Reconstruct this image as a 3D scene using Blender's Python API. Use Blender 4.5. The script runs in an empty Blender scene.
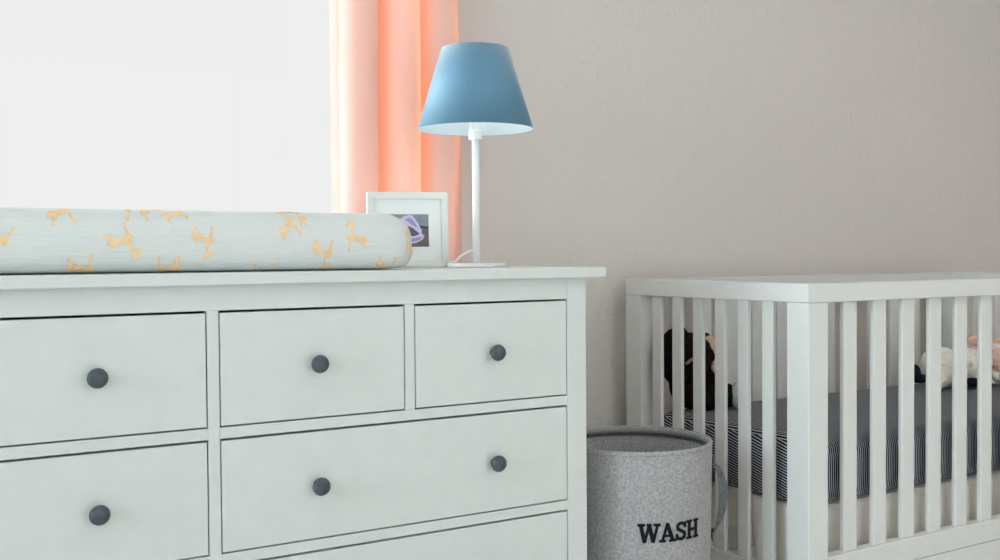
import bpy, bmesh, math, random
from mathutils import Vector, Matrix
from mathutils.bvhtree import BVHTree
random.seed(7)
PI = math.pi
S = bpy.context.scene
COL = S.collection

# ------------------------------------------------------------------ materials
def nt(name):
    m = bpy.data.materials.new(name); m.use_nodes = True
    n = m.node_tree; b = n.nodes['Principled BSDF']
    return m, n, b

def plain(name, col, rough=.5, spec=.5, metal=0):
    m, n, b = nt(name)
    b.inputs['Base Color'].default_value = (*col, 1)
    b.inputs['Roughness'].default_value = rough
    b.inputs['Specular IOR Level'].default_value = spec
    b.inputs['Metallic'].default_value = metal
    return m

def noisy(name, c1, c2, scale, rough=.7, bump=0., bscale=None, detail=4, spec=.3, lo=.35, hi=.65, stretch=None, dist=.002):
    m, n, b = nt(name)
    tc = n.nodes.new('ShaderNodeTexCoord'); vec = tc.outputs['Object']
    if stretch:
        mp = n.nodes.new('ShaderNodeMapping'); mp.inputs['Scale'].default_value = stretch
        n.links.new(vec, mp.inputs['Vector']); vec = mp.outputs['Vector']
    t = n.nodes.new('ShaderNodeTexNoise'); t.inputs['Scale'].default_value = scale; t.inputs['Detail'].default_value = detail
    n.links.new(vec, t.inputs['Vector'])
    r = n.nodes.new('ShaderNodeValToRGB')
    r.color_ramp.elements[0].position = lo; r.color_ramp.elements[1].position = hi
    r.color_ramp.elements[0].color = (*c1, 1); r.color_ramp.elements[1].color = (*c2, 1)
    n.links.new(t.outputs['Fac'], r.inputs['Fac']); n.links.new(r.outputs['Color'], b.inputs['Base Color'])
    b.inputs['Roughness'].default_value = rough; b.inputs['Specular IOR Level'].default_value = spec
    if bump:
        t2 = n.nodes.new('ShaderNodeTexNoise'); t2.inputs['Scale'].default_value = bscale or scale; t2.inputs['Detail'].default_value = detail
        n.links.new(vec, t2.inputs['Vector'])
        bp = n.nodes.new('ShaderNodeBump'); bp.inputs['Strength'].default_value = bump; bp.inputs['Distance'].default_value = dist
        n.links.new(t2.outputs['Fac'], bp.inputs['Height']); n.links.new(bp.outputs['Normal'], b.inputs['Normal'])
    return m

def cloth_translucent(name, col, tcol, fac, rough=.9):
    m, n, b = nt(name)
    b.inputs['Base Color'].default_value = (*col, 1); b.inputs['Roughness'].default_value = rough
    b.inputs['Specular IOR Level'].default_value = .1
    t = n.nodes.new('ShaderNodeBsdfTranslucent'); t.inputs['Color'].default_value = (*tcol, 1)
    mx = n.nodes.new('ShaderNodeMixShader'); mx.inputs['Fac'].default_value = fac
    n.links.new(b.outputs['BSDF'], mx.inputs[1]); n.links.new(t.outputs['BSDF'], mx.inputs[2])
    n.links.new(mx.outputs['Shader'], n.nodes['Material Output'].inputs['Surface'])
    return m

def plaster(name, col):
    m, n, b = nt(name)
    tc = n.nodes.new('ShaderNodeTexCoord')
    b.inputs['Base Color'].default_value = (*col, 1); b.inputs['Roughness'].default_value = .75
    b.inputs['Specular IOR Level'].default_value = .25
    a = n.nodes.new('ShaderNodeTexNoise'); a.inputs['Scale'].default_value = 24; a.inputs['Detail'].default_value = 4; a.inputs['Distortion'].default_value = .5
    r = n.nodes.new('ShaderNodeValToRGB'); r.color_ramp.elements[0].position = .42; r.color_ramp.elements[1].position = .62
    c = n.nodes.new('ShaderNodeTexNoise'); c.inputs['Scale'].default_value = 110; c.inputs['Detail'].default_value = 3
    ad = n.nodes.new('ShaderNodeMath'); ad.operation = 'MULTIPLY_ADD'; ad.inputs[1].default_value = .4
    bp = n.nodes.new('ShaderNodeBump'); bp.inputs['Strength'].default_value = .4; bp.inputs['Distance'].default_value = .003
    for q in (a, c): n.links.new(tc.outputs['Object'], q.inputs['Vector'])
    n.links.new(a.outputs['Fac'], r.inputs['Fac']); n.links.new(c.outputs['Fac'], ad.inputs[0]); n.links.new(r.outputs['Color'], ad.inputs[2])
    n.links.new(ad.outputs[0], bp.inputs['Height']); n.links.new(bp.outputs['Normal'], b.inputs['Normal'])
    return m

def stripes(name):
    m, n, b = nt(name)
    uv = n.nodes.new('ShaderNodeUVMap'); uv.uv_map = 'stripe'
    sx = n.nodes.new('ShaderNodeSeparateXYZ'); n.links.new(uv.outputs['UV'], sx.inputs[0])
    d = n.nodes.new('ShaderNodeMath'); d.operation = 'MULTIPLY'; d.inputs[1].default_value = 1 / .0068
    f = n.nodes.new('ShaderNodeMath'); f.operation = 'FRACT'
    g = n.nodes.new('ShaderNodeMath'); g.operation = 'LESS_THAN'; g.inputs[1].default_value = .24
    n.links.new(sx.outputs['X'], d.inputs[0]); n.links.new(d.outputs[0], f.inputs[0]); n.links.new(f.outputs[0], g.inputs[0])
    mx = n.nodes.new('ShaderNodeMix'); mx.data_type = 'RGBA'
    mx.inputs[6].default_value = (.020, .027, .050, 1); mx.inputs[7].default_value = (.78, .79, .82, 1)
    n.links.new(g.outputs[0], mx.inputs[0]); n.links.new(mx.outputs[2], b.inputs['Base Color'])
    b.inputs['Roughness'].default_value = .9; b.inputs['Specular IOR Level'].default_value = .1
    return m

M = {}
P_SIDE_ASSUMED, P_REAR_FILL, P_WARM_FILL, GLOW = 28, 12, 7, 25
M['paint'] = noisy('white_lacquer', (.66, .69, .675), (.68, .71, .695), 30, .38, .05, 160, spec=.4)
M['crib'] = noisy('white_crib_paint', (.70, .715, .70), (.72, .735, .72), 30, .42, .03, 120, spec=.4)
M['trim'] = plain('white_trim', (.82, .83, .82), .4)
M['knob'] = noisy('dark_pewter', (.045, .062, .078), (.075, .095, .11), 90, .42, .05, 200, spec=.5)
M['wall'] = plaster('greige_plaster', (.72, .678, .648))
M['low_bounce'] = plaster('taupe_plaster', (.20, .165, .15))  # unseen right wall, darkened to cut the light bounced off it
M['ceil'] = plain('ceiling_white', (.85, .85, .84), .8)
M['floor'] = noisy('carpet', (.58, .565, .55), (.68, .66, .64), 220, .95, .4, 300)
M['pad'] = noisy('muslin', (.70, .74, .73), (.74, .77, .76), 60, .9, .35, 40, stretch=(.6, 1, 5), spec=.15, dist=.003)
M['print'] = noisy('peach_print', (.88, .62, .34), (.92, .70, .46), 90, .9, spec=.1)
M['curtain'] = cloth_translucent('peach_curtain', (.955, .80, .74), (1, .34, .14), .36)
M['lining'] = cloth_translucent('white_lining', (.86, .83, .78), (.80, .76, .70), .22)
M['bulb'] = plain('assumed_lit_bulb', (.9, .9, .88), .4)  # hidden bulb, assumed lit to brighten the shade lining
_b = M['bulb'].node_tree.nodes['Principled BSDF']; _b.inputs['Emission Color'].default_value = (.93, 1, 1, 1); _b.inputs['Emission Strength'].default_value = 16
M['white_metal'] = plain('white_enamel', (.86, .87, .87), .3)
M['white_plastic'] = plain('white_plastic', (.88, .89, .88), .35)
M['frame'] = plain('frame_white', (.80, .80, .77), .5)
M['mat'] = plain('mount_card', (.86, .89, .88), .8)
M['felt'] = noisy('grey_felt', (.26, .26, .265), (.44, .44, .44), 190, .98, .35, 260, detail=6, spec=.05, lo=.3, hi=.7)
M['strap_shade_stitch'] = noisy('strap_shade_stitch_felt', (.10, .11, .12), (.19, .20, .21), 130, .98, .4, 160, detail=6, spec=.05, lo=.3, hi=.7)  # shade on the straps put into a darker felt; stitching shares it
M['black'] = plain('black_felt_letters', (.008, .010, .014), .85, .15)
M['stripe'] = stripes('navy_ticking')
M['skirt'] = noisy('offwhite_linen', (.80, .77, .73), (.86, .83, .79), 60, .95, .3, 30, stretch=(1, 1, .25), spec=.1)
M['monkey'] = noisy('dark_brown_plush', (.006, .004, .005), (.022, .013, .014), 120, .95, .6, 140, spec=.1)
M['cream'] = noisy('cream_plush', (.62, .44, .30), (.74, .58, .42), 120, .95, .4, 160, spec=.1)
M['tan'] = plain('dusty_pink_stitch', (.34, .20, .17), .9, .1)
M['sole'] = noisy('pale_blue_plush', (.42, .56, .56), (.60, .70, .66), 40, .95, .4, 160, spec=.1)
M['lamb'] = noisy('white_fleece', (.88, .83, .76), (.95, .92, .87), 60, .98, .9, 110, spec=.05, dist=.006)
M['pink'] = noisy('pink_plush', (.74, .44, .36), (.82, .56, .48), 60, .95, .4, 160, spec=.05)
M['coral'] = plain('coral_felt', (.66, .22, .12), .9, .1)
M['navy'] = noisy('navy_plush', (.006, .009, .018), (.016, .020, .034), 90, .95, .4, 160, spec=.1)
M['ph_sky'] = noisy('print_slate', (.20, .24, .28), (.28, .32, .36), 30, .4)
M['ph_line'] = plain('print_teal_dark', (.035, .055, .06), .4)
M['ph_low'] = noisy('print_taupe', (.14, .115, .12), (.19, .16, .165), 40, .4)
M['ph_pale'] = plain('print_pale_lilac', (.62, .60, .80), .4)
M['ph_lilac'] = plain('print_lilac', (.38, .28, .56), .4)
M['ph_dark'] = plain('print_violet', (.10, .09, .17), .4)
M['wood_inner'] = plain('drawer_board', (.55, .54, .52), .7)

def glass():
    m = bpy.data.materials.new('window_glass'); m.use_nodes = True; n = m.node_tree; n.nodes.clear()
    o = n.nodes.new('ShaderNodeOutputMaterial'); t = n.nodes.new('ShaderNodeBsdfTransparent'); g = n.nodes.new('ShaderNodeBsdfGlossy')
    g.inputs['Roughness'].default_value = .02
    f = n.nodes.new('ShaderNodeFresnel'); f.inputs['IOR'].default_value = 1.15
    mx = n.nodes.new('ShaderNodeMixShader')
    n.links.new(f.outputs[0], mx.inputs[0]); n.links.new(t.outputs[0], mx.inputs[1]); n.links.new(g.outputs[0], mx.inputs[2])
    n.links.new(mx.outputs[0], o.inputs['Surface'])
    return m
M['glass'] = glass()

def shade_mat(name, c, tc_, fac):
    m, n, b = nt(name)
    tc = n.nodes.new('ShaderNodeTexCoord')
    t = n.nodes.new('ShaderNodeTexNoise'); t.inputs['Scale'].default_value = 260; t.inputs['Detail'].default_value = 3
    n.links.new(tc.outputs['Object'], t.inputs['Vector'])
    mx = n.nodes.new('ShaderNodeMix'); mx.data_type = 'RGBA'
    mx.inputs[6].default_value = (*[k * .9 for k in c], 1); mx.inputs[7].default_value = (*[min(1, k * 1.1) for k in c], 1)
    n.links.new(t.outputs['Fac'], mx.inputs[0]); n.links.new(mx.outputs[2], b.inputs['Base Color'])
    b.inputs['Roughness'].default_value = .62; b.inputs['Specular IOR Level'].default_value = .65
    tr = n.nodes.new('ShaderNodeBsdfTranslucent'); tr.inputs['Color'].default_value = (*tc_, 1)
    b.inputs['Sheen Weight'].default_value = 1; b.inputs['Sheen Roughness'].default_value = .35
    ms = n.nodes.new('ShaderNodeMixShader'); ms.inputs[0].default_value = fac
    n.links.new(b.outputs[0], ms.inputs[1]); n.links.new(tr.outputs[0], ms.inputs[2])
    n.links.new(ms.outputs[0], n.nodes['Material Output'].inputs['Surface'])
    return m
M['shade'] = shade_mat('blue_linen', (.085, .22, .32), (.40, .62, .78), .12)
M['shade_in'] = shade_mat('shade_lining', (.80, .87, .89), (.75, .86, .92), .35)

# ------------------------------------------------------------------ mesh helpers
def obj(name, bm, mat, parent=None, smooth=False, bevel=0, seg=2, angle=None):
    me = bpy.data.meshes.new(name); bm.normal_update(); bm.to_mesh(me); bm.free()
    for k in (mat if isinstance(mat, (list, tuple)) else [mat]): me.materials.append(M[k])
    if smooth:
        for p in me.polygons: p.use_smooth = True
    o = bpy.data.objects.new(name, me); COL.objects.link(o)
    if parent is not None: o.parent = parent
    if bevel:
        b = o.modifiers.new('edge', 'BEVEL'); b.width = bevel; b.segments = seg; b.limit_method = 'ANGLE'; b.angle_limit = math.radians(40)
    if angle:
        pass
    return o

def tag(o, label, cat, group=None):
    o['label'] = label; o['category'] = cat; o['kind'] = 'thing'
    if group: o['group'] = group
    return o

def empty(name, loc, label, cat, group=None):
    o = bpy.data.objects.new(name, None); o.location = loc; o.empty_display_size = .05; COL.objects.link(o)
    return tag(o, label, cat, group)

def struct(o):
    o['kind'] = 'structure'; return o

def box(bm, x0, x1, y0, y1, z0, z1, mi=0):
    vs = [bm.verts.new((x, y, z)) for z in (z0, z1) for y in (y0, y1) for x in (x0, x1)]
    for f in ((0, 2, 3, 1), (4, 5, 7, 6), (0, 1, 5, 4), (2, 6, 7, 3), (0, 4, 6, 2), (1, 3, 7, 5)):
        bm.faces.new([vs[i] for i in f]).material_index = mi

def boxes(*bs):
    bm = bmesh.new()
    for b in bs: box(bm, *b)
    return bm

def rings(bm, rs, cap0=True, cap1=True, closed=True, mi=None):
    L = [[bm.verts.new(p) for p in r] for r in rs]; n = len(L[0])
    for i in range(len(L) - 1):
        for j in range(n if closed else n - 1):
            f = bm.faces.new((L[i][j], L[i][(j + 1) % n], L[i + 1][(j + 1) % n], L[i + 1][j]))
            if mi: f.material_index = mi[i]
    if cap0: bm.faces.new(L[0][::-1])
    if cap1: bm.faces.new(L[-1])
    return L

def lathe(prof, seg=48, c=(0, 0, 0), axis='z', cap0=True, cap1=True, mi=None, bm=None):
    bm = bm or bmesh.new(); rs = []
    for r, h in prof:
        ring = []
        for k in range(seg):
            a = 2 * PI * k / seg
            u, v = r * math.cos(a), r * math.sin(a)
            p = (u, v, h) if axis == 'z' else (u, -h, v)
            ring.append((c[0] + p[0], c[1] + p[1], c[2] + p[2]))
        rs.append(ring)
    rings(bm, rs, cap0, cap1, mi=mi)
    return bm

def tube(pts, r, seg=12, bm=None):
    bm = bm or bmesh.new(); rs = []; pts = [Vector(p) for p in pts]; up = None
    for i, p in enumerate(pts):
        t = (pts[min(i + 1, len(pts) - 1)] - pts[max(i - 1, 0)]).normalized()
        a = t.orthogonal().normalized() if up is None else (up - t * up.dot(t)).normalized()
        up = a; b = t.cross(a); rr = r[i] if isinstance(r, (list, tuple)) else r
        rs.append([p + (a * math.cos(2 * PI * k / seg) + b * math.sin(2 * PI * k / seg)) * rr for k in range(seg)])
    rings(bm, rs)
    return bm

def bez(p0, p1, p2, p3, n=14):
    P = [Vector(p) for p in (p0, p1, p2, p3)]
    return [P[0] * (1 - t) ** 3 + P[1] * 3 * t * (1 - t) ** 2 + P[2] * 3 * t * t * (1 - t) + P[3] * t ** 3 for t in [i / n for i in range(n + 1)]]

def ellipsoid(bm, c, r, rot=0, axis='Y', seg=20):
    m = Matrix.Translation(c) @ Matrix.Rotation(rot, 4, axis) @ Matrix.Diagonal((*r, 1))
    bmesh.ops.create_uvsphere(bm, u_segments=seg, v_segments=seg // 2 + 2, radius=1, matrix=m)

def blend(o, vox, smooth=6, noise=0, nscale=.02):
    r = o.modifiers.new('fuse', 'REMESH'); r.mode = 'VOXEL'; r.voxel_size = vox; r.use_smooth_shade = True
    s = o.modifiers.new('soften', 'SMOOTH'); s.iterations = smooth; s.factor = .6
    if noise:
        t = bpy.data.textures.new(o.name + '_fuzz', 'CLOUDS'); t.noise_scale = nscale
        d = o.modifiers.new('fuzz', 'DISPLACE'); d.texture = t; d.strength = noise; d.mid_level = .5
    return o

def copy_part(src, parent, loc=None):
    c = src.copy(); COL.objects.link(c); c.parent = parent
    if loc is not None: c.location = loc
    return c

# ------------------------------------------------------------------ camera (solved from the dresser and crib edges)
FOCAL, YAW, PITCH, ROLL = 1040.22, .5490, -.0239, -.0067
CAM = Vector((-1.253, -1.7135, .9861))
fw = Vector((math.sin(YAW) * math.cos(PITCH), math.cos(YAW) * math.cos(PITCH), math.sin(PITCH)))
rt = Vector((math.cos(YAW), -math.sin(YAW), 0)); up = rt.cross(fw)
r2 = rt * math.cos(ROLL) + up * math.sin(ROLL); u2 = -rt * math.sin(ROLL) + up * math.cos(ROLL)
cd = bpy.data.cameras.new('camera'); cd.sensor_width = 36; cd.lens = FOCAL * 36 / 1000; cd.clip_start = .02
cam = bpy.data.objects.new('camera', cd); COL.objects.link(cam)
cam.matrix_world = Matrix(((r2.x, u2.x, -fw.x, CAM.x), (r2.y, u2.y, -fw.y, CAM.y), (r2.z, u2.z, -fw.z, CAM.z), (0, 0, 0, 1)))
S.camera = cam

# ------------------------------------------------------------------ room
WX0, WX1, WY0, WY1, H = -3.4, 4.4, -3.4, .60, 2.5
VX0, VX1, VZ0, VZ1 = -1.95, -.10, .93, 2.15          # window opening in the back wall
LY0, LY1, LZ0, LZ1 = -2.5, -.3, .75, 2.2             # assumed, unseen window opening in the left wall, for side light
struct(obj('floor', boxes((WX0 - .15, WX1 + .15, WY0 - .15, WY1 + .15, -.1, 0)), 'floor'))
struct(obj('ceiling', boxes((WX0 - .15, WX1 + .15, WY0 - .15, WY1 + .15, H, H + .1)), 'ceil'))
struct(obj('wall_back', boxes((WX0 - .15, VX0, WY1, WY1 + .15, 0, H), (VX1, WX1 + .15, WY1, WY1 + .15, 0, H),
                              (VX0, VX1, WY1, WY1 + .15, 0, VZ0), (VX0, VX1, WY1, WY1 + .15, VZ1, H)), 'wall'))
struct(obj('wall_left', boxes((WX0 - .15, WX0, WY0, LY0, 0, H), (WX0 - .15, WX0, LY1, WY1, 0, H),
                              (WX0 - .15, WX0, LY0, LY1, 0, LZ0), (WX0 - .15, WX0, LY0, LY1, LZ1, H)), 'wall'))
struct(obj('wall_right', boxes((WX1, WX1 + .15, WY0, WY1, 0, H)), 'low_bounce'))
FX0, FX1, FZ0, FZ1 = -.6, 2.2, .12, 2.2               # added opening behind the camera, placed for even fill light
struct(obj('wall_front', boxes((WX0 - .15, FX0, WY0 - .15, WY0, 0, H), (FX1, WX1 + .15, WY0 - .15, WY0, 0, H),
                               (FX0, FX1, WY0 - .15, WY0, 0, FZ0), (FX0, FX1, WY0 - .15, WY0, FZ1, H)), 'wall'))
struct(obj('baseboard_back', boxes((WX0, WX1, WY1 - .014, WY1, 0, .09)), 'trim', bevel=.004))

def window(name, fr, gl):
    o = struct(obj(name, boxes(*fr), 'trim', bevel=.003))
    g = obj('glass_pane', boxes(gl), 'glass', o)
    return o
F = .045
w1 = window('window_1', ((VX0, VX1, .68, .74, VZ0, VZ0 + F), (VX0, VX1, .68, .74, VZ1 - F, VZ1),
                    (VX0, VX0 + F, .68, .74, VZ0 + F, VZ1 - F), (VX1 - F, VX1, .68, .74, VZ0 + F, VZ1 - F)),
       (VX0 + F, VX1 - F, .708, .712, VZ0 + F, VZ1 - F))
obj('window_sill', boxes((VX0 - .001, VX1 + .001, .585, .681, VZ0 - .001, VZ0 + .016)), 'trim', w1, bevel=.004)
X = WX0 - .08
LM = (LY0 + LY1) / 2
window('assumed_side_window', ((X - .06, X, LY0, LY1, LZ0, LZ0 + F), (X - .06, X, LY0, LY1, LZ1 - F, LZ1), (X - .06, X, LM - .02, LM + .02, LZ0 + F, LZ1 - F),  # unseen left window, assumed as the source of the side light
                    (X - .06, X, LY0, LY0 + F, LZ0 + F, LZ1 - F), (X - .06, X, LY1 - F, LY1, LZ0 + F, LZ1 - F)),
       (X - .032, X - .028, LY0 + F, LY1 - F, LZ0 + F, LZ1 - F))

Y = WY0 - .08; FM = (FX0 + FX1) / 2
window('rear_fill_window', ((FX0, FX1, Y - .06, Y, FZ0, FZ0 + F), (FX0, FX1, Y - .06, Y, FZ1 - F, FZ1), (FM - .02, FM + .02, Y - .06, Y, FZ0 + F, FZ1 - F),
                    (FX0, FX0 + F, Y - .06, Y, FZ0 + F, FZ1 - F), (FX1 - F, FX1, Y - .06, Y, FZ0 + F, FZ1 - F)),
       (FX0 + F, FX1 - F, Y - .032, Y - .028, FZ0 + F, FZ1 - F))

# ------------------------------------------------------------------ dresser
W_, G_, E_, O_, OY = .3427, .0196, .0474, .0378, .0201
ZT, ZB, Z1, Z2, Z3, Z4, Z5 = .96, .9398, .8973, .7022, .6835, .49, .4715
Z6 = Z5 - (Z3 - Z4)
R4 = -E_; L4 = R4 - W_; R3 = L4 - G_; L3 = R3 - W_; R2 = L3 - G_; L2 = R2 - W_; R1 = L2 - G_; L1 = R1 - W_
BX = L1 - E_; DB = .485; CXD = BX / 2
dr = empty('dresser', (CXD, .24, 0), 'long white eight-drawer dresser with dark round knobs under the bright window', 'dresser')
def dl(*b): return (b[0] - CXD, b[1] - CXD, b[2] - .24, b[3] - .24, b[4], b[5])
obj('tabletop', boxes(dl(BX - O_, O_, -OY, DB + .005, ZB, ZT)), 'paint', dr, bevel=.002)
for x0 in (BX, -E_):
    obj('leg', boxes(dl(x0, x0 + E_, 0, E_, 0, ZB)), 'paint', dr, bevel=.0012)
    obj('leg', boxes(dl(x0, x0 + E_, DB - E_, DB, 0, ZB)), 'paint', dr, bevel=.0012)
obj('side_panel', boxes(dl(-.03, -.012, E_, DB - E_, .255, ZB)), 'paint', dr)
obj('side_panel', boxes(dl(BX + .012, BX + .03, E_, DB - E_, .255, ZB)), 'paint', dr)
obj('back_panel', boxes(dl(BX + E_, -E_, DB - .012, DB - .004, .255, ZB)), 'paint', dr)
T = .02
fb = [dl(L1, R4, 0, T, Z1, ZB), dl(L1, R4, 0, T, Z6 - .022, Z6), dl(L3 - G_, L3, 0, T, Z6, Z1),
      dl(L4 - G_, L4, 0, T, Z2, Z1), dl(L2 - G_, L2, 0, T, Z2, Z1)]
for za, zb_ in ((Z3, Z2), (Z5, Z4)):
    fb += [dl(L1, R2, 0, T, za, zb_), dl(L3, R4, 0, T, za, zb_)]
obj('front_frame', boxes(*fb), 'paint', dr, bevel=.0008)
obj('shelf_board', boxes(*[dl(L1, R4, .03, DB - .03, za, za + .012) for za in (Z3, Z5, Z6 - .018)]), 'wood_inner', dr)

knob_prof = [(.0075, 0), (.0062, .006), (.0068, .010), (.0125, .0125), (.0155, .0165), (.0160, .0195), (.0148, .0235), (.0110, .0262), (.0058, .0276), (.0012, .0280)]
def drawer(x0, x1, z0, z1, knobs):
    gx, gt, gb = .0022, .0040, .0028
    bm = boxes(dl(x0 + gx, x1 - gx, -.0004, .018, z0 + gb, z1 - gt))
    for b in ((x0 + .02, x0 + .03, .018, .42, z0 + .012, z1 - .03), (x1 - .03, x1 - .02, .018, .42, z0 + .012, z1 - .03),
              (x0 + .03, x1 - .03, .018, .42, z0 + .012, z0 + .02), (x0 + .03, x1 - .03, .41, .42, z0 + .02, z1 - .03)):
        box(bm, *dl(*b), 1)
    d = obj('drawer', bm, ['paint', 'wood_inner'], dr, bevel=.0012)
    for kx in knobs:
        k = obj('knob', lathe(knob_prof, 32, (kx - CXD, -.0004 - .24, (z0 + z1) / 2), 'y'), 'knob', d, smooth=True)
K = [(a + b) / 2 for a, b in ((L1, R1), (L2, R2), (L3, R3), (L4, R4))]
K[3] -= .003; K[2] -= .001; K[1] -= .004
for (a, b), k in zip(((L1, R1), (L2, R2), (L3, R3), (L4, R4)), K): drawer(a, b, Z2, Z1, [k])
for za, zb_ in ((Z4, Z3), (Z6, Z5)):
    drawer(L1, R2, za, zb_, K[:2]); drawer(L3, R4, za, zb_, K[2:])

# ------------------------------------------------------------------ changing pad
PX0, PX1, PY0, PY1 = -1.175, -.352, .045, .455
pcx, pcy = (PX0 + PX1) / 2, (PY0 + PY1) / 2; hx, hy = (PX1 - PX0) / 2, (PY1 - PY0) / 2
def rrect(d, z, rc, n=10, m=14):
    a, b = hx - d, hy - d; r = max(.004, min(rc - d * .6, a, b)); pts = []
    cs = ((a - r, b - r, 0), (-(a - r), b - r, PI / 2), (-(a - r), -(b - r), PI), (a - r, -(b - r), 1.5 * PI))
    for i, (x, y, t) in enumerate(cs):
        for k in range(n + 1):
            an = t + PI / 2 * k / n
            pts.append(Vector((x + r * math.cos(an), y + r * math.sin(an), z)))
        nx, ny, nt_ = cs[(i + 1) % 4]
        q = Vector((nx + r * math.cos(nt_), ny + r * math.sin(nt_), z)); p = pts[-1].copy()
        for k in range(1, m): pts.append(p.lerp(q, k / m))
    return pts
prof = [(.10, .0015), (.045, .0015), (.022, .003), (.010, .008), (.003, .018), (0, .032), (0, .050), (.001, .066), (.005, .080), (.012, .0905), (.021, .098), (.032, .104),
        (.043, .1066), (.060, .103), (.085, .088), (.115, .074), (.145, .068), (.18, .066)]
pad = empty('changing_pad', (pcx, pcy, ZT), 'white contoured changing pad with peach giraffe print on the dresser top', 'changing pad')
def pad_bm():
    bm = bmesh.new(); rings(bm, [rrect(d, z, .052) for d, z in prof]); return bm
tmp = pad_bm(); bmesh.ops.triangulate(tmp, faces=tmp.faces[:]); tree = BVHTree.FromBMesh(tmp); tmp.free()
# giraffe print: head, neck, body and two legs as strokes, laid on the cover
def capsule(p, q, ra, rb, n=8):
    p, q = Vector(p), Vector(q); d = (q - p); a = math.atan2(d.y, d.x); out = []
    for k in range(n + 1):
        t = a + PI / 2 + PI * k / n; out.append((p.x + ra * math.cos(t), p.y + ra * math.sin(t)))
    for k in range(n + 1):
        t = a - PI / 2 + PI * k / n; out.append((q.x + rb * math.cos(t), q.y + rb * math.sin(t)))
    return out
G1 = [capsule((-.10, .92), (.10, .98), .10, .085), capsule((.12, 1.02), (.17, 1.13), .03, .025), capsule((.02, 1.04), (.03, 1.14), .03, .025),
      capsule((.08, .92), (.02, .50), .075, .10), capsule((-.04, .46), (.34, .34), .17, .17),
      capsule((-.10, .40), (-.20, .02), .085, .06), capsule((.40, .32), (.46, .02), .085, .055), capsule((.46, .44), (.55, .28), .03, .03)]
def lay(bm, shapes, place, dirn, size, rot, flip=1):
    ca, sa = math.cos(rot), math.sin(rot); size *= .86
    for si, sh in enumerate(shapes):
        c = sum((Vector(p) for p in sh), Vector((0, 0))) / len(sh)
        loops = [[tuple(c.lerp(Vector(p), t)) for p in sh] for t in (.5, 1)] ; prev = None
        def hit(p):
            x, y = (p[0] - .12) * size * flip, (p[1] - .5) * size
            x, y = x * ca - y * sa, x * sa + y * ca
            o = place(x, y); h = tree.ray_cast(o, dirn)
            return (h[0] + h[1] * (.0003 + .00012 * si)) if h[0] is not None else None
        cc = hit(c); L = [[hit(p) for p in lp] for lp in loops]; n = len(sh)
        for k in range(n):
            for q in ((cc, L[0][k], L[0][(k + 1) % n]), (L[0][k], L[1][k], L[1][(k + 1) % n], L[0][(k + 1) % n])):
                if any(v is None for v in q): continue
                if max((a - b).length for a in q for b in q) > .019: continue
                f = bm.faces.new([bm.verts.new(v) for v in q]); f.material_index = 1; f.smooth = True
bm = pad_bm()
for f in bm.faces: f.smooth = True
def front(x0, z0): return lambda x, z: Vector((x0 - pcx + x, -.5, z0 + z))
U = PI
for x0, z0, rot, s, fl in ((-.892, .050, U + .55, .062, 1), (-.762, .052, U + .05, .056, 1), (-.614, .084, .35, .058, -1), (-.548, .030, U, .058, 1),
                           (-.486, .062, .1, .056, 1), (-.422, .000, U - .1, .056, 1), (-.955, .004, U + .2, .058, 1), (-.822, .002, U, .058, -1),
                           (-.655, -.012, U, .058, 1), (-.985, .104, .15, .058, -1), (-.868, .112, 0, .058, 1), (-1.08, .055, U - .4, .06, 1)):
    lay(bm, G1, front(x0, z0), Vector((0, 1, 0)), s, rot, fl)
dd = Vector((-.62, .78, 0)); pe = Vector((.78, .62, 0))
lay(bm, G1, lambda x, z: Vector((hx - .018, -hy + .018, .046)) - dd * .3 + pe * x + Vector((0, 0, z)), dd, .058, -.15, 1)
lay(bm, G1, lambda x, z: Vector((.6, .06 + x, .05 + z)), Vector((-1, 0, 0)), .058, U, 1)
for i, (x0, y0) in enumerate(((-.3, -.08), (-.12, .06), (.05, -.07), (.2, .05), (.31, -.06), (-.22, .15), (.0, .17), (.17, -.17), (-.05, -.18))):
    lay(bm, G1, (lambda x0, y0: lambda x, y: Vector((x0 + x, y0 + y, .5)))(x0, y0), Vector((0, 0, -1)), .058, (i % 2) * U + .3 * (i % 3), 1)
obj('pad_cover', bm, ['pad', 'print'], pad)

# ------------------------------------------------------------------ picture frame
fr = empty('picture_frame', (-.222, .36, ZT), 'small white picture frame with wide mount and lilac photo behind the changing pad', 'picture frame')
fr.rotation_euler = (0, 0, math.radians(-20))
FW, FH, FB = .180, .168, .0155
def lean(o): o.rotation_euler = (math.radians(-6), 0, 0); return o
x0, x1 = -FW / 2, FW / 2
lean(obj('frame_border', boxes((x0, x1, -.008, .008, 0, FB), (x0, x1, -.008, .008, FH - FB, FH), (x0, x0 + FB, -.008, .008, FB, FH - FB), (x1 - FB, x1, -.008, .008, FB, FH - FB)), 'frame', fr, bevel=.001))
lean(obj('mount', boxes((x0 + FB, x1 - FB, -.001, .003, FB, FH - FB)), 'mat', fr))
lean(obj('backing', boxes((x0 + .004, x1 - .004, .0082, .011, .004, FH - .004)), 'frame', fr))
bm = boxes((-.022, .022, .0112, .0145, .0, .11)); st = obj('easel_leg', bm, 'frame', fr); st.rotation_euler = (math.radians(14), 0, 0); st.location = (0, .034, .002)
px0, px1, pz0, pz1 = -.050, .0465, .046, .119
bm = bmesh.new()
def poly(pts, mi, lift):
    f = bm.faces.new([bm.verts.new((px0 + (px1 - px0) * u, -.0012 - lift * .0003, pz0 + (pz1 - pz0) * v)) for u, v in pts]); f.material_index = mi
def pp(*q): return [((a - 386) / 40, (241 - b) / 30) for a, b in q]
poly([(0, .0), (1, .0), (1, .58), (0, .74)], 2, 0); poly([(0, .74), (1, .58), (1, 1), (0, 1)], 0, 0)
poly(pp((386, 218), (426, 222.4), (426, 224.6), (386, 220)), 1, 1)
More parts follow.
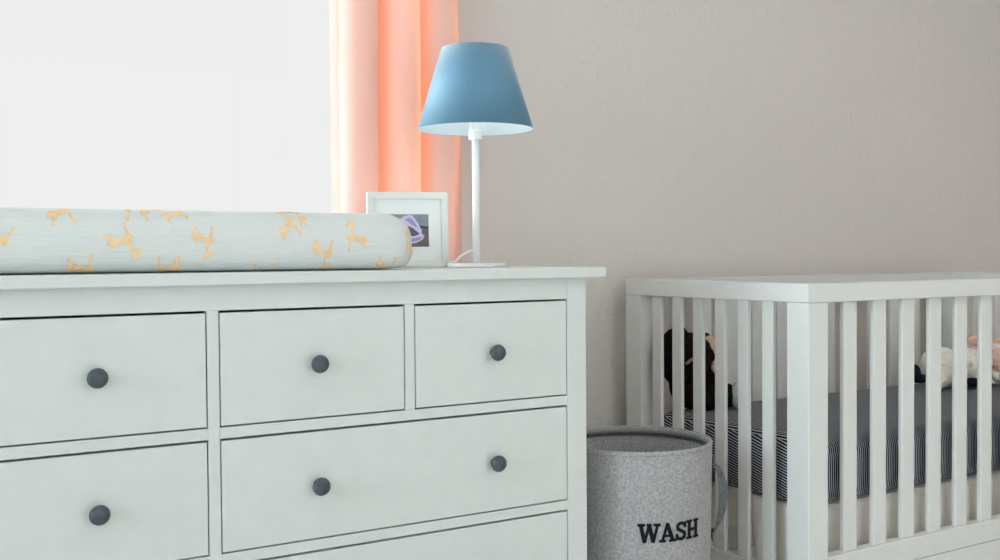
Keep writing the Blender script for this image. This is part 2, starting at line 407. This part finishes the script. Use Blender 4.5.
poly(pp((396, 218), (403, 213), (409, 211.6), (412, 213.5), (416, 219), (419.5, 226), (419, 230), (414, 226), (408, 223), (398, 226)), 3, 2)
poly(pp((400, 224), (408, 222), (413, 225), (416, 229.5), (413, 232), (404, 230)), 5, 3)
poly(pp((398, 231), (408, 231.5), (414, 231), (419, 228.5), (422, 231), (420, 234.5), (414, 237.5), (406, 238.5), (398, 237)), 3, 4)
poly(pp((402, 234), (410, 233.5), (416, 232.5), (420, 231.5), (418, 234.5), (412, 236.5), (404, 236.5)), 4, 5)
poly(pp((404, 216), (409, 214), (413, 218), (416, 224), (411, 221)), 4, 5)
bmesh.ops.triangulate(bm, faces=[f for f in bm.faces if len(f.verts) > 4])
bmesh.ops.recalc_face_normals(bm, faces=bm.faces[:])
lean(obj('photo_print', bm, ['ph_sky', 'ph_line', 'ph_low', 'ph_pale', 'ph_lilac', 'ph_dark'], fr))

# ------------------------------------------------------------------ table lamp
lx, ly = -.112, .25
lamp = empty('table_lamp', (lx, ly, ZT), 'white table lamp with blue tapered fabric shade near the dresser edge', 'lamp')
obj('base', lathe([(.060, 0), (.0635, .0015), (.0635, .0075), (.0620, .009), (.004, .0095)], 64), 'white_metal', lamp, smooth=False, bevel=.0006)
obj('pole', lathe([(.0078, .009), (.0078, .290)], 24), 'white_metal', lamp, smooth=True)
obj('socket', lathe([(.0078, .276), (.0148, .278), (.0148, .297), (.0125, .299), (.0122, .340), (.0100, .344)], 32), 'white_plastic', lamp, bevel=.0008)
obj('light_bulb', lathe([(.010, .344), (.013, .352), (.022, .370), (.0255, .385), (.0225, .400), (.012, .411), (.002, .414)], 24), 'bulb', lamp, smooth=True)
zs0, zs1, rb, rtp = .2995, .474, .1265, .0735
t = .0012
bm = lathe([(rb, zs0), (rtp, zs1)], 72, cap0=False, cap1=False)
lathe([(rtp, zs1), (rtp - t, zs1)], 72, cap0=False, cap1=False, bm=bm)
lathe([(rb - t, zs0), (rb, zs0)], 72, cap0=False, cap1=False, bm=bm)
bmesh.ops.remove_doubles(bm, verts=bm.verts[:], dist=1e-5)
sh = obj('lamp_shade', bm, 'shade', lamp, smooth=True)
for p in sh.data.polygons:
    if abs(p.normal.z) > .9: p.use_smooth = False
obj('shade_lining', lathe([(rtp - t, zs1 - .0005), (rb - t, zs0 + .0005)], 72, cap0=False, cap1=False), 'shade_in', sh, smooth=True)
bm = bmesh.new()
for k in range(3):
    a = 2 * PI * k / 3 + .4
    tube([(.0122 * math.cos(a), .0122 * math.sin(a), .333), ((rtp + .018) * math.cos(a), (rtp + .018) * math.sin(a), .412)], .0016, 8, bm)
obj('shade_fitter', bm, 'white_metal', lamp)
obj('cord', tube(bez((-.006, .002, .038), (-.020, .006, .034), (-.034, .012, .026), (-.040, .022, .0125)) + bez((-.040, .022, .0125), (-.044, .032, .0125), (-.046, .046, .0125), (-.040, .060, .006))[1:] +
                 bez((-.040, .060, .006), (-.036, .070, .0025), (-.01, .10, .0025), (.0, .13, .0025))[1:] + bez((.0, .13, .0025), (.01, .16, .0025), (.02, .20, .0025), (.02, .232, .0025))[1:], .0024, 10), 'white_plastic', lamp, smooth=True)

# ------------------------------------------------------------------ curtain and rod
cu = empty('curtain', (-.14, .55, 2.28), 'peach curtain hanging in deep folds at the right side of the window', 'curtain')
def curtain_sheet(xs0, xs1, fold, yoff, nx, nz, z0, z1, xshift):
    bm = bmesh.new(); V = []
    for j in range(nz + 1):
        z = z0 + (z1 - z0) * j / nz; row = []
        for i in range(nx + 1):
            u = i / nx; x = xs0 + (xs1 - xs0) * u
            x, y = fold(x, z)
            row.append(bm.verts.new((x + xshift(u, z) + .14, y + yoff, z - 2.28)))
        V.append(row)
    for j in range(nz):
        for i in range(nx): bm.faces.new((V[j][i], V[j][i + 1], V[j + 1][i + 1], V[j + 1][i]))
    return bm
def fold(x, z):
    # room-facing crests at about 11 cm, narrow pinched valleys between them
    kk = (x + .307) / .1065; ph = 2 * PI * (kk + .02 * math.sin(3 * z))
    s = .5 - .5 * math.cos(ph)
    lowf = max(0., min(1., (1.36 - z) / .3))
    amp = (.037 + .003 * math.sin(2 * z + x * 9)) * (1 - .5 * lowf * max(0., min(1., (x + .08) / .06)))
    y = .018 - amp * 2 * (s ** .8) * .9
    xx = x - .016 * math.sin(ph) * .9
    return xx, y + .002 * math.sin(9 * z + 20 * x)
rightslant = lambda u, z: u ** 3 * max(0, (1.65 - z)) * .028
cs = obj('fabric', curtain_sheet(-.292, .005, fold, 0, 200, 60, .05, 2.24, rightslant), 'curtain', cu, smooth=True)
def lfold(x, z): return x, .022 + .006 * math.sin(x * 70 + .6 * z)
obj('lining', curtain_sheet(-.318, -.20, lfold, 0, 40, 20, .06, 2.23, lambda u, z: 0), 'lining', cu, smooth=True)
rod = struct(obj('added_curtain_rod', tube([(-2.25, .53, 2.27), (.2, .53, 2.27)], .012, 16), 'white_metal', smooth=True))  # unseen curtain rod, added to hold up the curtain
for q in (-2.25, .2):
    bm = bmesh.new(); ellipsoid(bm, (q, .53, 2.27), (.022, .022, .022)); obj('finial', bm, 'white_metal', rod, smooth=True)
for q in (-2.15, .15): obj('bracket', boxes((q - .01, q + .01, .53, .598, 2.256, 2.264), (q - .015, q + .015, .592, .5995, 2.22, 2.30)), 'white_metal', rod, bevel=.002)

# ------------------------------------------------------------------ laundry hamper
hc = Vector((.221, .12, 0)); HZ, HR0, HR1 = .570, .163, .1715
ham = empty('laundry_hamper', hc, 'round grey felt laundry hamper lettered WASH between the dresser and the crib', 'hamper')
th = .006
def rr(z): return HR0 + (HR1 - HR0) * z / HZ
bm = lathe([(HR0 - .01, 0.001), (HR0, .006)] + [(rr(HZ * k / 8), HZ * k / 8) for k in range(1, 9)] +
           [(HR1 - th, HZ)] + [(rr(HZ * k / 8) - th, HZ * k / 8) for k in range(7, 0, -1)] + [(HR0 - th, .014), (HR0 - .02, .010)], 96)
obj('felt_body', bm, 'felt', ham, smooth=True)
bm = bmesh.new(); rs = []
for k in range(96):
    a = 2 * PI * k / 96; ring = []
    for dx, dz in ((.0004, -.007), (.0010, -.003), (.0006, .001), (-.002, .003), (-.006, .002), (-.0078, -.004), (-.0076, -.018)):
        r = HR1 + dx; ring.append((r * math.cos(a), r * math.sin(a), HZ + dz))
    rs.append(ring)
rs.append(rs[0]); rings(bm, rs, False, False); bmesh.ops.remove_doubles(bm, verts=bm.verts[:], dist=1e-6)
obj('rim_binding', bm, 'felt', ham, smooth=True)
bm = bmesh.new(); rs = []
for k in range(97):
    a = 2 * PI * k / 96; r = HR1 - th - .0012
    rs.append([(r * math.cos(a) - math.cos(a) * d, r * math.sin(a) - math.sin(a) * d, HZ + dz) for d, dz in ((0, -.0205), (.0012, -.0205), (.0012, -.0188), (0, -.0188))])
rings(bm, rs, False, False)
obj('stitching', bm, 'strap_shade_stitch', ham)
toc = Vector((CAM.x - hc.x, CAM.y - hc.y, 0)).normalized(); rgt = Vector((-toc.y, toc.x, 0))
def strap(dirv, tang, twist=0, name='handle'):
    # flat felt loop, ends sewn to the body, bowing outwards
    path = []
    for k in range(25):
        t_ = k / 24; z = .515 - .150 * t_
        out = .020 * math.sin(PI * min(1, t_ * 1.0)) ** .6 * (1 - .25 * t_)
        path.append((out + .001, z))
    path = [(.001, .535)] + path + [(.001, .347)]
    rs = []
    for i, (o_, z) in enumerate(path):
        a = Vector(path[max(0, i - 1)]); b = Vector(path[min(len(path) - 1, i + 1)]); d = (b - a).normalized(); nn = Vector((-d.y, d.x)) * -1
        ring = []
        for s_, e in ((-1, 0), (1, 0), (1, 1), (-1, 1)):
            oo = o_ + nn.x * e * -.004; zz = z + nn.y * e * -.004
            base = rr(min(z, HZ))
            tw = twist * min(1, max(0, o_) / .02); tv = tang * math.cos(tw) + dirv * math.sin(tw) * (1 if s_ > 0 else .2)
            ring.append(dirv * (base + max(oo, .0006) if e == 0 else base + oo) + tv * (s_ * .019) + Vector((0, 0, zz)))
        rs.append(ring)
    bm = bmesh.new(); rings(bm, rs)
    bmesh.ops.recalc_face_normals(bm, faces=bm.faces[:])
    return obj(name, bm, 'strap_shade_stitch', ham, bevel=.0008)  # strap colour darkened to stand for its shade
ha = math.radians(90)
hd = toc * math.cos(ha) + rgt * math.sin(ha); strap(hd, Vector((-hd.y, hd.x, 0)), 1.0)
strap(-hd, Vector((-hd.y, hd.x, 0)))
# lettering
def seg(p, q, w): 
    p, q = Vector(p), Vector(q); d = (q - p).normalized(); n_ = Vector((-d.y, d.x)) * w / 2
    return [p + n_, p - n_, q - n_, q + n_]
def hbar(x0, x1, y0, y1): return [Vector((x0, y0)), Vector((x1, y0)), Vector((x1, y1)), Vector((x0, y1))]
s_ = .15
LW = [seg((.17, .93), (.38, .0), .21), seg((.38, .03), (.62, .93), .15), seg((.62, .93), (.84, .03), .21), seg((.84, .0), (1.07, .93), .14),
      hbar(.0, .40, .86, 1), hbar(.48, .74, .86, 1), hbar(.86, 1.24, .86, 1)]
LA = [seg((.17, .05), (.45, .95), .14), seg((.45, .95), (.78, .05), .22), hbar(.27, .66, .27, .39), hbar(.0, .36, 0, .13), hbar(.56, .98, 0, .13), hbar(.36, .56, .88, 1)]
LH = [hbar(.10, .30, .05, .95), hbar(.62, .82, .05, .95), hbar(.25, .68, .42, .57), hbar(0, .40, 0, .13), hbar(.0, .40, .87, 1), hbar(.52, .92, 0, .13), hbar(.52, .92, .87, 1)]
sp = [(.66, .72), (.60, .84), (.47, .905), (.32, .90), (.19, .82), (.155, .70), (.21, .60), (.36, .525), (.52, .455), (.635, .36), (.64, .24), (.56, .13), (.42, .085), (.28, .095), (.17, .17), (.115, .29)]
LS = [seg(sp[i], (Vector(sp[i + 1]) - Vector(sp[i])) * 1.12 + Vector(sp[i]), .19 if 4 < i < 11 else .165) for i in range(len(sp) - 1)] + [hbar(.60, .72, .66, .97), hbar(.05, .17, .03, .36)]
bm = bmesh.new(); cur = 0; hgt = .0405
for shapes, wd in ((LW, 1.17), (LA, .90), (LS, .76), (LH, .92)):
    for q in shapes:
        for e0 in range(1):
            n_ = 6; A = []
            for i in range(n_ + 1):
                t_ = i / n_; lo = q[0].lerp(q[3], t_); hi = q[1].lerp(q[2], t_)
                row = []
                for j in range(4):
                    p = lo.lerp(hi, j / 3); z = .3815 + p.y * hgt; ang = .030 + (cur + p.x) * hgt * .99 / HR1
                    for_lift = []
                    r = rr(z)
                    row.append([((toc * math.cos(ang) + rgt * math.sin(ang)) * (r + l) + Vector((0, 0, z))) for l in (.0003, .0018)])
                A.append(row)
            Vv = [[[bm.verts.new(c) for c in cell] for cell in row] for row in A]
            for i in range(n_):
                for j in range(3):
                    bm.faces.new((Vv[i][j][1], Vv[i + 1][j][1], Vv[i + 1][j + 1][1], Vv[i][j + 1][1]))
            for i in range(n_):
                for j in (0, 3): bm.faces.new((Vv[i][j][0], Vv[i + 1][j][0], Vv[i + 1][j][1], Vv[i][j][1]))
            for j in range(3):
                for i in (0, n_): bm.faces.new((Vv[i][j][0], Vv[i][j + 1][0], Vv[i][j + 1][1], Vv[i][j][1]))
    cur += wd
bmesh.ops.recalc_face_normals(bm, faces=bm.faces[:])
lt = obj('lettering', bm, 'black', ham); lt['label'] = 'black slab letters WASH'

# ------------------------------------------------------------------ crib
CX, CY, CZT, CZR, PW, CD, CL = .5234, -.113, .918, .8752, .0634, .645, 1.415
crib = empty('crib', (CX, CY, 0), 'white slatted baby crib against the grey wall, right of the hamper', 'crib')
RT = .046
post = obj('post', boxes((0, PW, 0, PW, 0, CZR)), 'crib', crib, bevel=.002)
for x, y in ((CL - PW, 0), (0, CD - PW), (CL - PW, CD - PW)): copy_part(post, crib, (x, y, 0))
def mitre_rail(along, side, z0, z1):
    bm = bmesh.new(); t_ = RT
    if along == 'x':
        o, i = (0, t_) if side == 0 else (CD, CD - t_)
        P = [(0, o), (CL, o), (CL - t_, i), (t_, i)]
    else:
        o, i = (0, t_) if side == 0 else (CL, CL - t_)
        P = [(o, 0), (o, CD), (i, CD - t_), (i, t_)]
    rings(bm, [[(x, y, z) for x, y in P] for z in (z0, z1)]); bmesh.ops.recalc_face_normals(bm, faces=bm.faces[:])
    return bm
for al in 'xy':
    for sd in (0, 1): obj('top_rail', mitre_rail(al, sd, CZR + .0006, CZT), 'crib', crib, bevel=.0015)
ZLF, ZLE = .2985, .257
ins = .006
for y0 in (ins, CD - ins - .03):
    obj('lower_rail', boxes((PW, CL - PW, y0, y0 + .03, .245, ZLF)), 'crib', crib, bevel=.002)
    obj('apron', boxes((PW, CL - PW, y0 + .001, y0 + .028, .188, .2436)), 'crib', crib, bevel=.002)
for x0 in (ins, CL - ins - .03):
    obj('lower_rail', boxes((x0, x0 + .03, PW, CD - PW, .195, ZLE)), 'crib', crib, bevel=.002)
ST, SWF, SWE = .012, .0455, .034
sf = obj('slat', boxes((-SWF / 2, SWF / 2, 0, ST, ZLF, CZR + .0006)), 'crib', crib, bevel=.002)
nF = 12; pitch = (CL - 2 * PW - nF * SWF) / (nF + 1)
first = True
for y0 in (.014, CD - .014 - ST):
    for k in range(nF):
        xx = .1535 + .1029 * k + (.012 if y0 > .3 else 0)
        if first: sf.location = (xx, y0, 0); first = False
        else: copy_part(sf, crib, (xx, y0, 0))
nE = 6; pe_ = (CD - 2 * PW - nE * SWE) / (nE + 1); first = True
se = obj('slat', boxes((0, ST, -SWE / 2, SWE / 2, ZLE, CZR + .0006)), 'crib', crib, bevel=.002)
for x0 in (.010, CL - .010 - ST):
    for k in range(nE):
        yy = .1325 + .0792 * k
        if first: se.location = (x0, yy, 0); first = False
        else: copy_part(se, crib, (x0, yy, 0))
obj('mattress_base', boxes((.075, CL - .075, .075, CD - .075, .388, .402)), 'crib', crib, bevel=.002)

# mattress
MX0, MX1, MY0, MY1, MZ0, MZ1 = CX + .048, CX + CL - .048, CY + .048, CY + CD - .048, .4025, .562
hx, hy = (MX1 - MX0) / 2, (MY1 - MY0) / 2; mcx, mcy = (MX0 + MX1) / 2, (MY0 + MY1) / 2
mh = MZ1 - MZ0
mp = [(.03, 0), (.012, .003), (.003, .012), (0, .03), (-.001, .06), (-.001, .09), (0, mh - .045), (.003, mh - .028), (.010, mh - .014), (.021, mh - .005), (.034, mh - .001), (.06, mh), (.15, mh + .001)]
bm = bmesh.new(); rings(bm, [rrect(d, z, .055, 8, 24) for d, z in mp])
uvl = bm.loops.layers.uv.new('stripe')
bm.normal_update()
for f in bm.faces:
    f.smooth = True; n_ = f.normal
    for lp in f.loops:
        c = lp.vert.co
        if abs(n_.x) > .75 and abs(n_.z) < .8: u = -hx - (mh - c.z) - .22 * (c.y + hy) if n_.x < 0 else hx + (mh - c.z)
        elif abs(n_.x) > .55 and abs(n_.z) >= .5: u = c.x
        else: u = c.x
        lp[uvl].uv = (u + 5, c.y)
mt = obj('mattress', bm, 'stripe'); mt.location = (mcx, mcy, MZ0)
tag(mt, 'crib mattress in a navy sheet with fine white stripes inside the crib', 'mattress')

# bed skirt
sk = empty('bed_skirt', (mcx, mcy, .40), 'off-white fabric bed skirt hanging below the striped mattress in the crib', 'bed skirt')
def panel(p0, p1, zt, zb, n=60, amp=.004, fr_=40, edge0=None, edge1=None, m=10):
    p0, p1 = Vector(p0), Vector(p1); d = (p1 - p0); L_ = d.length; d.normalize(); nn = Vector((-d.y, d.x)); bm = bmesh.new(); V = []
    for j in range(m + 1):
        v = j / m; z = zt + (zb - zt) * v; row = []
        a = edge0(v) if edge0 else 0; b = edge1(v) if edge1 else L_
        for i in range(n + 1):
            s = a + (b - a) * i / n
            off = amp * (.3 + .7 * v) * (math.sin(s * fr_) + .6 * math.sin(s * fr_ * 2.3 + 1 + v))
            q = p0 + d * s + nn * off
            row.append(bm.verts.new((q.x - mcx, q.y - mcy, z - .40)))
        V.append(row)
    for j in range(m):
        for i in range(n): bm.faces.new((V[j][i], V[j][i + 1], V[j + 1][i + 1], V[j + 1][i]))
    return bm
def cloth(name, bm):
    o = obj(name, bm, 'skirt', sk, smooth=True); s = o.modifiers.new('thick', 'SOLIDIFY'); s.thickness = .0016; return o
zt, zb = .4005, .205
cloth('front_panel', panel((CX + .07, CY + .058), (CX + CL - .07, CY + .058), zt, zb, 160))
cloth('back_panel', panel((CX + .07, CY + CD - .058), (CX + CL - .07, CY + CD - .058), zt, zb, 120))
cloth('end_panel', panel((CX + .058, CY + .068), (CX + .058, CY + .26), zt, zb, 40, .004, 60, edge1=lambda v: .19 - .055 * v ** .7))
cloth('end_panel', panel((CX + .058, CY + .38), (CX + .058, CY + CD - .07), zt, zb, 40, .004, 60, edge0=lambda v: .04 * v))
cloth('end_panel', panel((CX + CL - .058, CY + .07), (CX + CL - .058, CY + CD - .07), zt, zb, 60, .004, 60))

# ------------------------------------------------------------------ plush monkey in the left corner
mk = empty('plush_monkey', (.67, .41, .563), 'dark brown plush monkey with cream ear slumped at the left end of the crib', 'stuffed toy')
def rel(e, p): return Vector(p) - Vector(e.location)
bm = bmesh.new()
def E_l(c, r, rot=0, ax='Y'): ellipsoid(bm, rel(mk, c), r, rot, ax)
E_l((.668, .425, .635), (.072, .052, .072))
E_l((.640, .412, .705), (.078, .058, .070))
E_l((.580, .420, .730), (.022, .030, .058), .2)
E_l((.592, .420, .680), (.028, .034, .050), -.35)
E_l((.612, .412, .768), (.020, .022, .032), -.25)
E_l((.698, .412, .742), (.026, .018, .032), .3)
E_l((.705, .380, .682), (.028, .024, .032), .2)
E_l((.700, .39, .655), (.030, .03, .04))
E_l((.690, .400, .595), (.060, .050, .034))
E_l((.738, .395, .590), (.045, .034, .027), -.1)
E_l((.757, .385, .597), (.026, .034, .034))
o = blend(obj('body', bm, 'monkey', mk), .005, 5, .006, .012)
def disc(name, c, n_, r, mat, par, root, h=.006, inner=None):
    n_ = Vector(n_).normalized(); a = n_.orthogonal().normalized(); a = Vector((0, 0, 1)) - n_ * n_.z; a.normalize(); b = n_.cross(a)
    bm = bmesh.new(); rs = []; cl = rel(root, c)
    pr = [(1, -h), (1, 0), (.9, h * .6), (.6, h), (.2, h * 1.1)]
    if inner: pr = [(1, -h), (1, .0), (.85, h), (inner + .1, h), (inner, .0), (inner, -h)]
    for f_, hh in pr:
        rs.append([cl + (a * math.cos(2 * PI * k / 28) * r[1] + b * math.sin(2 * PI * k / 28) * r[0]) * f_ + n_ * hh for k in range(28)])
    rings(bm, rs, not inner, not inner)
    bmesh.ops.recalc_face_normals(bm, faces=bm.faces[:])
    return obj(name, bm, mat, par, smooth=True)
vdir = lambda p: (CAM - Vector(p))
disc('ear_patch', (.699, .390, .742), (-.45, -.9, .1), (.017, .023), 'cream', mk, mk)
disc('paw_pad', (.690, .350, .684), (-.45, -.9, .1), (.017, .020), 'cream', mk, mk, inner=.42)
p = [(.585 + .055 * t_, .345 + .02 * abs(t_ - .5) + .006, .697 + .016 * math.sin(PI * t_)) for t_ in [k / 12 for k in range(13)]]
obj('mouth', tube([rel(mk, (a, b - .004, c)) for a, b, c in p], .0042, 8), 'tan', mk, smooth=True)
so = disc('foot_sole', (.768, .352, .600), (-.3, -.9, .05), (.021, .037), 'sole', mk, mk, h=.010)
disc('toe_patch', (.768, .342, .578), (.25, -.95, .0), (.013, .012), 'cream', so, mk, h=.006)
disc('swirl', (.764, .341, .617), (-.3, -.95, .05), (.0075, .009), 'monkey', so, mk, h=.004)

# ------------------------------------------------------------------ plush lamb at the far end
lm = empty('plush_lamb', (1.69, .31, .568), 'white fluffy plush lamb with pink ears lying at the far end of the crib', 'stuffed toy')
sh_ = -.002
bm = bmesh.new()
def L_l(c, r, rot=0, ax='Y'): ellipsoid(bm, rel(lm, (c[0], c[1], c[2] + sh_)), r, rot, ax)
L_l((1.590, .32, .632), (.064, .062, .064))
L_l((1.545, .30, .600), (.036, .034, .034))
L_l((1.64, .32, .622), (.080, .062, .052))
L_l((1.72, .315, .618), (.070, .058, .050))
L_l((1.80, .31, .640), (.058, .055, .058))
L_l((1.835, .305, .650), (.042, .055, .050))
L_l((1.70, .262, .595), (.045, .022, .020))
L_l((1.80, .255, .598), (.040, .022, .022))
for k in range(40):
    a = random.uniform(0, 2 * PI); x = random.uniform(1.56, 1.83); s = .055
    L_l((x, .315 + s * math.cos(a), .632 + s * math.sin(a) * .75), (.016, .016, .016))
blend(obj('body', bm, 'lamb', lm), .006, 3, .010, .010)
def part(name, mat, els, vox=.005):
    global bm
    bm = bmesh.new()
    for e in els: L_l(*e)
    return blend(obj(name, bm, mat, lm), vox, 3, .003, .01)
part('hoof', 'navy', [((1.482, .335, .620), (.018, .024, .028)), ((1.488, .33, .604), (.018, .024, .016)), ((1.512, .33, .600), (.03, .02, .014))])
part('hoof', 'navy', [((1.655, .255, .588), (.026, .024, .014)), ((1.68, .250, .586), (.02, .02, .012))])
part('ear', 'pink', [((1.722, .30, .712), (.024, .014, .015)), ((1.748, .30, .702), (.020, .014, .013))])
part('ear', 'pink', [((1.84, .29, .704), (.020, .014, .012), .4)])
part('face', 'pink', [((1.792, .262, .650), (.034, .028, .036)), ((1.790, .245, .630), (.026, .022, .022))])
part('nose', 'coral', [((1.796, .230, .628), (.017, .012, .014)), ((1.800, .232, .608), (.014, .012, .012))], .003)
part('bow', 'navy', [((1.782, .236, .600), (.012, .010, .014)), ((1.806, .236, .592), (.016, .010, .010))], .003)

# ------------------------------------------------------------------ light
def area(name, loc, rot, sx, sy, power, col):
    l = bpy.data.lights.new(name, 'AREA'); l.shape = 'RECTANGLE'; l.size = sx; l.size_y = sy; l.energy = power; l.color = col
    o = bpy.data.objects.new(name, l); o.location = loc; o.rotation_euler = rot; COL.objects.link(o); return o
# added area light at the assumed, unseen left window, tinted and tuned as fill
area('assumed_side_light', (WX0 - .22, LM, (LZ0 + LZ1) / 2), (0, -PI / 2, 0), LZ1 - LZ0, LY1 - LY0, P_SIDE_ASSUMED, (.80, .965, 1.05))
area('rear_window_fill', (FM, WY0 - .22, (FZ0 + FZ1) / 2), (PI / 2, 0, 0), FX1 - FX0, FZ1 - FZ0, P_REAR_FILL, (.93, 1, 1))  # frontal fill from the added rear window
# added warm fill light under the ceiling, out of view, without a fixture
cl = bpy.data.lights.new('warm_fill', 'AREA'); cl.shape = 'DISK'; cl.size = .5; cl.energy = P_WARM_FILL; cl.color = (1, .76, .56)
clo = bpy.data.objects.new('warm_fill', cl); clo.location = (1.5, -1.5, H - .03); COL.objects.link(clo)

# overcast sky, brighter high up and in an added unseen glow lighting the room
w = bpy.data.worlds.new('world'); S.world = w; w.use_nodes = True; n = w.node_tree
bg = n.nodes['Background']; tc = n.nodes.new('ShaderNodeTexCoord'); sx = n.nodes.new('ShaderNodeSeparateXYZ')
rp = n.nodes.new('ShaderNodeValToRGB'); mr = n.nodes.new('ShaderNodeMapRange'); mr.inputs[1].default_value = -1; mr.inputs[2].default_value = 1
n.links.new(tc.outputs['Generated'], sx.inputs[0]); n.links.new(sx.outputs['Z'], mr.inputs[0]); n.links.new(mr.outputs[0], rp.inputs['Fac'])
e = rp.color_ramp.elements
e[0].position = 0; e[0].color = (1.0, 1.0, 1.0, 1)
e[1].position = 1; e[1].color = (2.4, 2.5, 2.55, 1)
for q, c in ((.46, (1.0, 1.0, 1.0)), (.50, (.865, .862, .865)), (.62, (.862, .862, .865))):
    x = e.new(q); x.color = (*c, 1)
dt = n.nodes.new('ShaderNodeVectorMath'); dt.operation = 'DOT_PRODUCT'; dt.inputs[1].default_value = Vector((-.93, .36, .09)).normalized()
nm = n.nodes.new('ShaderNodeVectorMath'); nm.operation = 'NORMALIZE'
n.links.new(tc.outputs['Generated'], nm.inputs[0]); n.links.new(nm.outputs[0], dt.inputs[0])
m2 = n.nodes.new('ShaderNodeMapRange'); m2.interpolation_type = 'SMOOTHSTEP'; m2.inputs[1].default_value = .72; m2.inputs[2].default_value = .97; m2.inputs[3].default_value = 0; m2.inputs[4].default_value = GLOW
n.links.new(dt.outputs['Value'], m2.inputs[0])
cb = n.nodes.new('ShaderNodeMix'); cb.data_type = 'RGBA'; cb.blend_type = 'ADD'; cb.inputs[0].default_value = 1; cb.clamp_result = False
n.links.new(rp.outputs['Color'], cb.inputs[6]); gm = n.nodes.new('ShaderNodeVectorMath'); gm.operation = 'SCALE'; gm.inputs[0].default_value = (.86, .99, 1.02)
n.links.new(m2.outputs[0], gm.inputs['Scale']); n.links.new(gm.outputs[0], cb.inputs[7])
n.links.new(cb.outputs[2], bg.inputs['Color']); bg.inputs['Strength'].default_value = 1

vs = S.view_settings; vs.view_transform = 'Standard'; vs.look = 'None'; vs.exposure = 0; vs.gamma = 1; vs.use_curve_mapping = False
S.cycles.use_denoising = True
S.cycles.max_bounces = 14; S.cycles.diffuse_bounces = 8; S.cycles.transparent_max_bounces = 12
S.cycles.sample_clamp_indirect = 6
